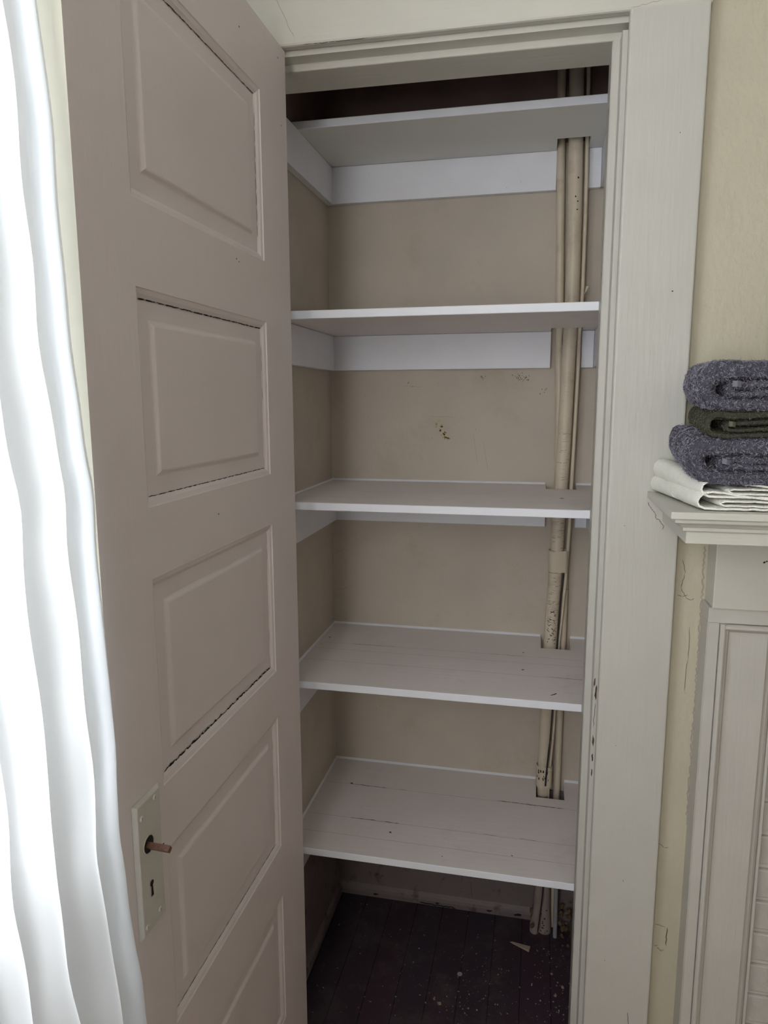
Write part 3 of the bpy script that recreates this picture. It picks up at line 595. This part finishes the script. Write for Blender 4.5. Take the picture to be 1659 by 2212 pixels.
for a, b_, y in ((.9695, .978, -.030), (.978, .984, -.022), (.984, .990, -.027)): w.box((a, y, 0), (b_, .0098, 1.2185), 0, .0015)
part(w, 'opening_trim', 'mantelv')
w = MB(); w.box((.990, -.004, 0), (1.85, .0098, 1.2185), 1)
row = 0; z = .022
while z < 1.2:
    x = .992-(.10 if row % 2 else 0)
    while x < 1.84:
        a, b_ = max(x, .992), min(x+.195, 1.848)
        if b_-a > .01: w.box((a, -.0125+random.uniform(-.001, .001), z), (b_, -.001, min(z+.064, 1.217)), 0, .0035)
        x += .203
    z += .0745; row += 1
part(w, 'brick_surround', ['brick', 'mortar'])
w = MB()   # peeling edge and cracks on the wall beside the pilaster
rr = random.Random(44)
for pts in ([(.812, 1.33), (.818, 1.30), (.812, 1.27), (.822, 1.25), (.832, 1.245), (.838, 1.25)], [(.806, 1.255), (.815, 1.252), (.826, 1.256)], [(.833, 1.19), (.834, 1.12), (.831, 1.05)], [(.800, .700), (.812, .690), (.82, .692)], [(.828, .50), (.828, .455)], [(.803, .505), (.813, .503), (.825, .50)]):
    for a, b_ in zip(pts[:-1], pts[1:]): w.ribbon(jag((a[0], .010, a[1]), (b_[0], .010, b_[1]), 6, .0012, 0, int(a[1]*1e3)), (0, -1, 0), .0010 if pts[0][1] != .50 or pts[0][0] != .828 else .0022, 0, .0004)
for k in range(10): w.blob((.806+k*.0018, .010, .452-k*.001+rr.uniform(-.004, .004)), (0, -1, 0), .002, 1, 6)
w.ribbon(jag((.8525, .010, 1.36), (.8525, .010, .75), 120, .0022, 0, 7), (0, -1, 0), .003, 1, .0006)
no = Vector(north.location); w.v = [tuple(Vector(p)-no) for p in w.v]; pc = w.build('paint_crack', ['crackb', 'scratch'], north)
w = MB(); 
for pts in ([(.7335, 1.458), (.738, 1.449), (.741, 1.444), (.744, 1.441)], [(.744, 1.441), (.748, 1.436), (.750, 1.425), (.757, 1.423)], [(.757, 1.423), (.760, 1.417), (.765, 1.412), (.764, 1.404)]):
    for a, b_ in zip(pts[:-1], pts[1:]): w.ribbon(jag((a[0]+.001, -.02, a[1]-.009), (b_[0]+.001, -.02, b_[1]-.009), 6, .0012, 0, int(a[1]*1e4)), (0, -1, 0), .0011, 0, .0004)
no = Vector(casing.location); w.v = [tuple(Vector(p)-no) for p in w.v]; w.build('paint_crack', ['crackb'], casing)

# ------------------------------------------------------------------ towels
def upath(H_, th, x0, x1, gapx=0, n_=14, zoff=0, bulge=0):
    """centre line of a folded layer: right-top -> left loop -> right-bottom"""
    zt, zb_ = zoff+H_-th/2, zoff+th/2; R = (zt-zb_)/2; zc = (zt+zb_)/2; P = []
    for i in range(n_): x = x1+(x0+R-x1)*i/n_; P.append((x, zt))
    for i in range(n_+1): a = math.pi/2+math.pi*i/n_; P.append((x0+R+R*math.cos(a)*1.0, zc+R*math.sin(a)))
    for i in range(1, n_+1): x = x0+R+(x1-x0-R)*i/n_; P.append((x, zb_))
    return P
def ribbon_section(path, th):
    L, R_ = [], []
    for i, p in enumerate(path):
        a = path[max(0, i-1)]; b_ = path[min(len(path)-1, i+1)]; tx, tz = b_[0]-a[0], b_[1]-a[1]; l_ = math.hypot(tx, tz) or 1; nx, nz = -tz/l_, tx/l_
        L.append((p[0]+nx*th/2, p[1]+nz*th/2)); R_.append((p[0]-nx*th/2, p[1]-nz*th/2))
    return L, R_
def towel(name, label, layers, y0, y1, base, warp, mats, tufts=0, tl=.0032, amp=.0012, nscale=90, ny=26, grp=None, tagfn=None, seed=1, rib=0):
    """layers: list of (path, thickness). Cross-section faces the camera, extruded back to y1."""
    w = MB(); rnd = random.Random(seed); TF = []
    for path, th in layers:
        # subdivide path
        P = []
        for a, b_ in zip(path[:-1], path[1:]):
            k = max(1, int(math.hypot(b_[0]-a[0], b_[1]-a[1])/.005))
            for i in range(k): P.append((a[0]+(b_[0]-a[0])*i/k, a[1]+(b_[1]-a[1])*i/k))
        P.append(path[-1]); L, R_ = ribbon_section(P, th); out = L+R_[::-1]; k = len(out); V_ = []; NN = []
        n_ = len(P)
        for j in range(ny+1):
            t = j/ny; rnd_in = 0
            if t < .08: rnd_in = (1-t/.08)**2
            for i, (x, z) in enumerate(out):
                # round the selvedge: shrink thickness at the front edge
                c = P[i] if i < n_ else P[2*n_-1-i]; f = 1-.45*rnd_in
                x_, z_ = c[0]+(x-c[0])*f, c[1]+(z-c[1])*f
                y = y0+(y1-y0)*t
                q_ = Vector(warp(x_, y, z_, t)); q_.z += rib*math.sin(i*2.4)*math.sin(j*1.9); q_ += noise.noise_vector(q_*nscale)*amp+noise.noise_vector(q_*nscale*.25)*amp*1.3
                V_.append(q_)
        F = [(j*k+i, j*k+(i+1) % k, (j+1)*k+(i+1) % k, (j+1)*k+i) for j in range(ny) for i in range(k)]
        w.add(V_, F, 0, True)
        for jj in (0, ny):   # end strips
            w.add([V_[jj*k+i] for i in range(k)], [(i, i+1, k-2-i, k-1-i) for i in range(n_-1)], 0, True)
        if tufts:
            for f in F:
                c = (V_[f[0]]+V_[f[1]]+V_[f[2]]+V_[f[3]])/4
                nr = (V_[f[1]]-V_[f[0]]).cross(V_[f[3]]-V_[f[0]]); 
                if nr.length == 0 or c.x > .95: continue
                TF.append((V_[f[0]], V_[f[1]], V_[f[3]], -nr.normalized(), nr.length))
            for i in range(n_-1):
                a, b_, d_ = V_[i], V_[i+1], V_[k-1-i]
                if a.x > .95: continue
                TF.append((a, b_, d_, Vector((0, -1, 0)), (b_-a).cross(d_-a).length*1.2))
    if tufts:
        tot = sum(t[4] for t in TF); TV = []; TT = []
        for a, b_, d_, nr, ar in TF:
            e_ = tufts*ar/tot; cnt = int(e_)+(1 if rnd.random() < e_-int(e_) else 0)
            for _ in range(cnt):
                p = a+(b_-a)*rnd.random()+(d_-a)*rnd.random()
                clump = noise.noise_vector(p*220)
                dr = (nr*.8+clump*2.2+Vector((rnd.uniform(-.4, .4), rnd.uniform(-.4, .4), rnd.uniform(-.5, .3)))).normalized(); sd = dr.cross(Vector((rnd.random()-.5, rnd.random()-.5, rnd.random()-.5))).normalized()*.0005
                L_ = tl*rnd.uniform(.5, 1.2); tipp = p+dr*L_+Vector((0, 0, -.0004))
                kk = len(TV); TV += [p-sd-nr*.0004, p+sd-nr*.0004, tipp+sd*.6, tipp-sd*.6]; TT.append((kk, kk+1, kk+2, kk+3))
        w.add(TV, TT, 1)
    w.keep = True
    o = w.build(name, mats)
    tag(o, label, 'towel', grp)
    if tagfn: tagfn(o)
    return o
YT0, YT1 = -.262, -.028
# two white waffle towels
def mkwarp(xf, xb, zbase, zrise=0, drop=0, curl=0):
    def f(x, y, z, t):
        left = max(0, 1-(x)/.10)
        return (x+xf+(xb-xf)*t, y+.02*x, zbase+z*(1+zrise*t*left)+drop*t*left)
    return f
def wl(H_, th, x1=.34, x0=0, loop=.0):
    zt = H_; P = []
    # teardrop loop at the fold, flattening to the right
    top = [(x1, H_*.62), (.16, H_*.62), (.10, H_*.68), (.065, H_*.80), (.040, H_*.96), (.022, H_*1.0), (.009, H_*.93), (.002, H_*.72), (0, H_*.48), (.003, H_*.24), (.012, th/2+.0008), (.03, th/2), (.07, th/2), (.16, th/2), (x1, th/2)]
    return top
def inner(H_, th, xs, x1=.34): 
    return [(x1, H_*.62-th), (.16, H_*.62-th), (.10, H_*.60-th*.6), (xs+.010, H_*.55-th*.2), (xs, H_*.42), (xs+.008, th*1.6), (.10, th*1.55), (.16, th*1.5), (x1, th*1.5)]
def wtag(z_, x_=.0):
    def f(o):
        m_ = MB(); ox = Vector(o.location)
        m_.tube([tuple(Vector(p)-ox) for p in ((.757, -.12, z_+.012), (.7555, -.135, z_+.011), (.756, -.15, z_+.006), (.760, -.152, z_+.003))], .0009, 6)
        m_.build('hanging_loop', 'tagw', o)
    return f
towel('folded_towel', 'lower white cotton towel, folded, lying directly on the mantel shelf', [(wl(.030, .0055), .0055), (inner(.030, .0050, .034), .0045)], YT0, YT1, 0, mkwarp(.776, .738, 1.4712, .10), 'white', amp=.0009, nscale=70, seed=3, ny=60, rib=.0007, tagfn=wtag(1.474))
towel('folded_towel', 'upper white cotton towel between the lower white one and the grey towels', [(wl(.030, .0055), .0055), (inner(.030, .0050, .040), .0045)], YT0+.002, YT1, 0, mkwarp(.781, .742, 1.4905, .28, .006), 'white', amp=.0009, nscale=70, seed=4, ny=60, rib=.0007)
def greylayers(Ht, th_o, th_i, xs=.034, x1=.34):
    o_ = upath(Ht, th_o, 0, x1); hi = Ht-2*th_o-.001; i_ = upath(hi, th_i, xs, x1, zoff=th_o+.0005); return [(o_, th_o), (i_, th_i)]
def gw(xf, xb, zb_, ht, rise=0.0, sag=0.0, roll=0):
    def f(x, y, z, t):
        left = math.exp(-(x/.05)); return (x+xf+(xb-xf)*t+roll*math.sin(math.pi*z/ht), y+.015*x, zb_+z*(1+.06*left)-sag*left*(1-t)+rise*t*left-.004*math.sin(x*14+1)*math.sin(math.pi*min(1, z/ht)))
    return f
def gtag(pts, mt, r=.006, name='hanging_loop'):
    def f(o):
        m_ = MB(); ox = Vector(o.location); a, b_ = Vector(pts[0])-ox, Vector(pts[1])-ox; h_ = Vector((0, 0, r))
        mid = (a+b_)/2+Vector((0, -.003, 0)); th = Vector((0, .0012, 0))
        m_.add([a-h_, mid-h_*.9, b_-h_, b_+h_*.9, mid+h_, a+h_]+[q_+th for q_ in (a-h_, mid-h_*.9, b_-h_, b_+h_*.9, mid+h_, a+h_)], [(0, 1, 4, 5), (1, 2, 3, 4), (6, 7, 10, 11), (7, 8, 9, 10), (0, 5, 11, 6), (2, 3, 9, 8), (0, 1, 7, 6), (1, 2, 8, 7), (3, 4, 10, 9), (4, 5, 11, 10)], 0)
        m_.build(name, mt, o)
    return f
towel('folded_towel', 'bottom grey terry towel, thick and folded, resting on the white towels', greylayers(.077, .0275, .0105, .036), YT0-.004, YT1, 0, gw(.769, .779, 1.512, .080, .016, .0), ['grey', 'greyt'], 90000, .0055, .0026, 60, seed=5,
      tagfn=gtag([(.806, YT0-.010, 1.553), (.818, YT0-.010, 1.550)], 'tagg', .0045))
towel('folded_towel', 'thin olive terry towel sandwiched between the two grey towels', greylayers(.044, .0125, .0075, .028), YT0, YT1, 0, gw(.783, .803, 1.588, .044, .008), ['olive', 'olivet'], 42000, .0022, .0013, 80, seed=6,
      tagfn=gtag([(.8125, YT0-.008, 1.6115), (.822, YT0-.008, 1.6105)], 'tago', .0042))
towel('folded_towel', 'top grey terry towel, folded, crowning the towel stack', greylayers(.078, .026, .0120, .034), YT0-.006, YT1, 0, gw(.776, .798, 1.6305, .078, .006, .0, 0), ['grey', 'greyt'], 90000, .0055, .0026, 60, seed=7,
      tagfn=gtag([(.812, YT0-.014, 1.674), (.825, YT0-.014, 1.673)], 'tagg', .0048))

# ------------------------------------------------------------------ sheer curtain drawn beside the door
EDGE = [(2.45, -.020), (2.074, -.0137), (2.017, -.0098), (1.949, -.0066), (1.87, -.0052), (1.796, -.0057), (1.65, .0022), (1.598, .0048), (1.545, .0154), (1.487, .0129), (1.233, .023), (1.113, .0174), (1.01, .027), (.834, .0427), (.60, .055), (.05, .075)]
w = MB(); NZ, NU = 110, 440; V_ = []
LEN = .98
for j in range(NZ+1):
    z = 2.45+(.06-2.45)*j/NZ; ex = smooth_tab(EDGE, z, .02); tt = (2.45-z)/2.39
    for i in range(NU+1):
        u = i/NU; s_ = u*LEN
        # leading hem lies flat, then folds swing along the wall towards the camera
        ph = u*2*math.pi*(17+.0*tt)+.8*math.sin(u*9+tt*1.2)+.5*math.sin(tt*3+u*20)
        a_ = (.014+.014*tt)*(1-math.exp(-s_/.035))*(.75+.35*math.sin(u*23+1))
        fold = math.sin(ph)+.25*math.sin(2*ph+1)
        y = -.762-s_*.92+.006*math.cos(ph)*(1-math.exp(-s_/.03))
        drift = -.055*(1-math.exp(-s_/.16))*(1-.45*tt)
        x = ex+drift+a_*fold+.0015*math.sin(z*31+u*40)
        if s_ < .03: x = ex+(x-ex)*(s_/.03)**2*.9-.004*math.sin(s_/.03*3.14)
        V_.append((x, y+.0018*math.sin(z*22+3*math.sin(z*7)), z))
k = NU+1; w.add(V_, [(j*k+i, j*k+i+1, (j+1)*k+i+1, (j+1)*k+i) for j in range(NZ) for i in range(NU)], 0, True)
RV = []  # cloth return to the wall, added out of sight to shade the door's edge
for j in range(NZ+1):
    p = V_[j*k]
    for i in range(9): f = i/8; RV.append((p[0]+(-.20-p[0])*f+.004*math.sin(f*6+j*.05), p[1]-.012*math.sin(f*3.1)*1.0, p[2]))
w.add(RV, [(j*9+i, j*9+i+1, (j+1)*9+i+1, (j+1)*9+i) for j in range(NZ) for i in range(8)], 0, True)
# stitched hem: narrow double layer along the leading edge
HV = []
for j in range(NZ+1):
    for i in range(0, 13): p = V_[j*k+i]; HV.append((p[0]+.0016, p[1]-.0006+.0004*math.sin(j*1.7), p[2]))
w.add(HV, [(j*13+i, j*13+i+1, (j+1)*13+i+1, (j+1)*13+i) for j in range(NZ) for i in range(12)], 0, True)
cu = w.build('curtain', 'curtain'); tag(cu, 'sheer white curtain glowing with daylight, hanging in folds beside the open door', 'curtain')
w = MB(); w.tube([(-.065, -1.85, 2.463), (-.065, -.72, 2.463)], .011, 16)
for y in (-1.8, -.95): w.tube([(-.215, y, 2.463), (-.066, y, 2.463)], .007, 10)
for y in (-1.86, -.71): w.tube([(-.065, y-.012, 2.463), (-.065, y-.004, 2.463), (-.065, y+.004, 2.463), (-.065, y+.012, 2.463)], [.008, .017, .017, .008], 16)
tag(w.build('curtain_rod', 'sash'), 'white rod carrying the sheer curtain, above the frame', 'rod')
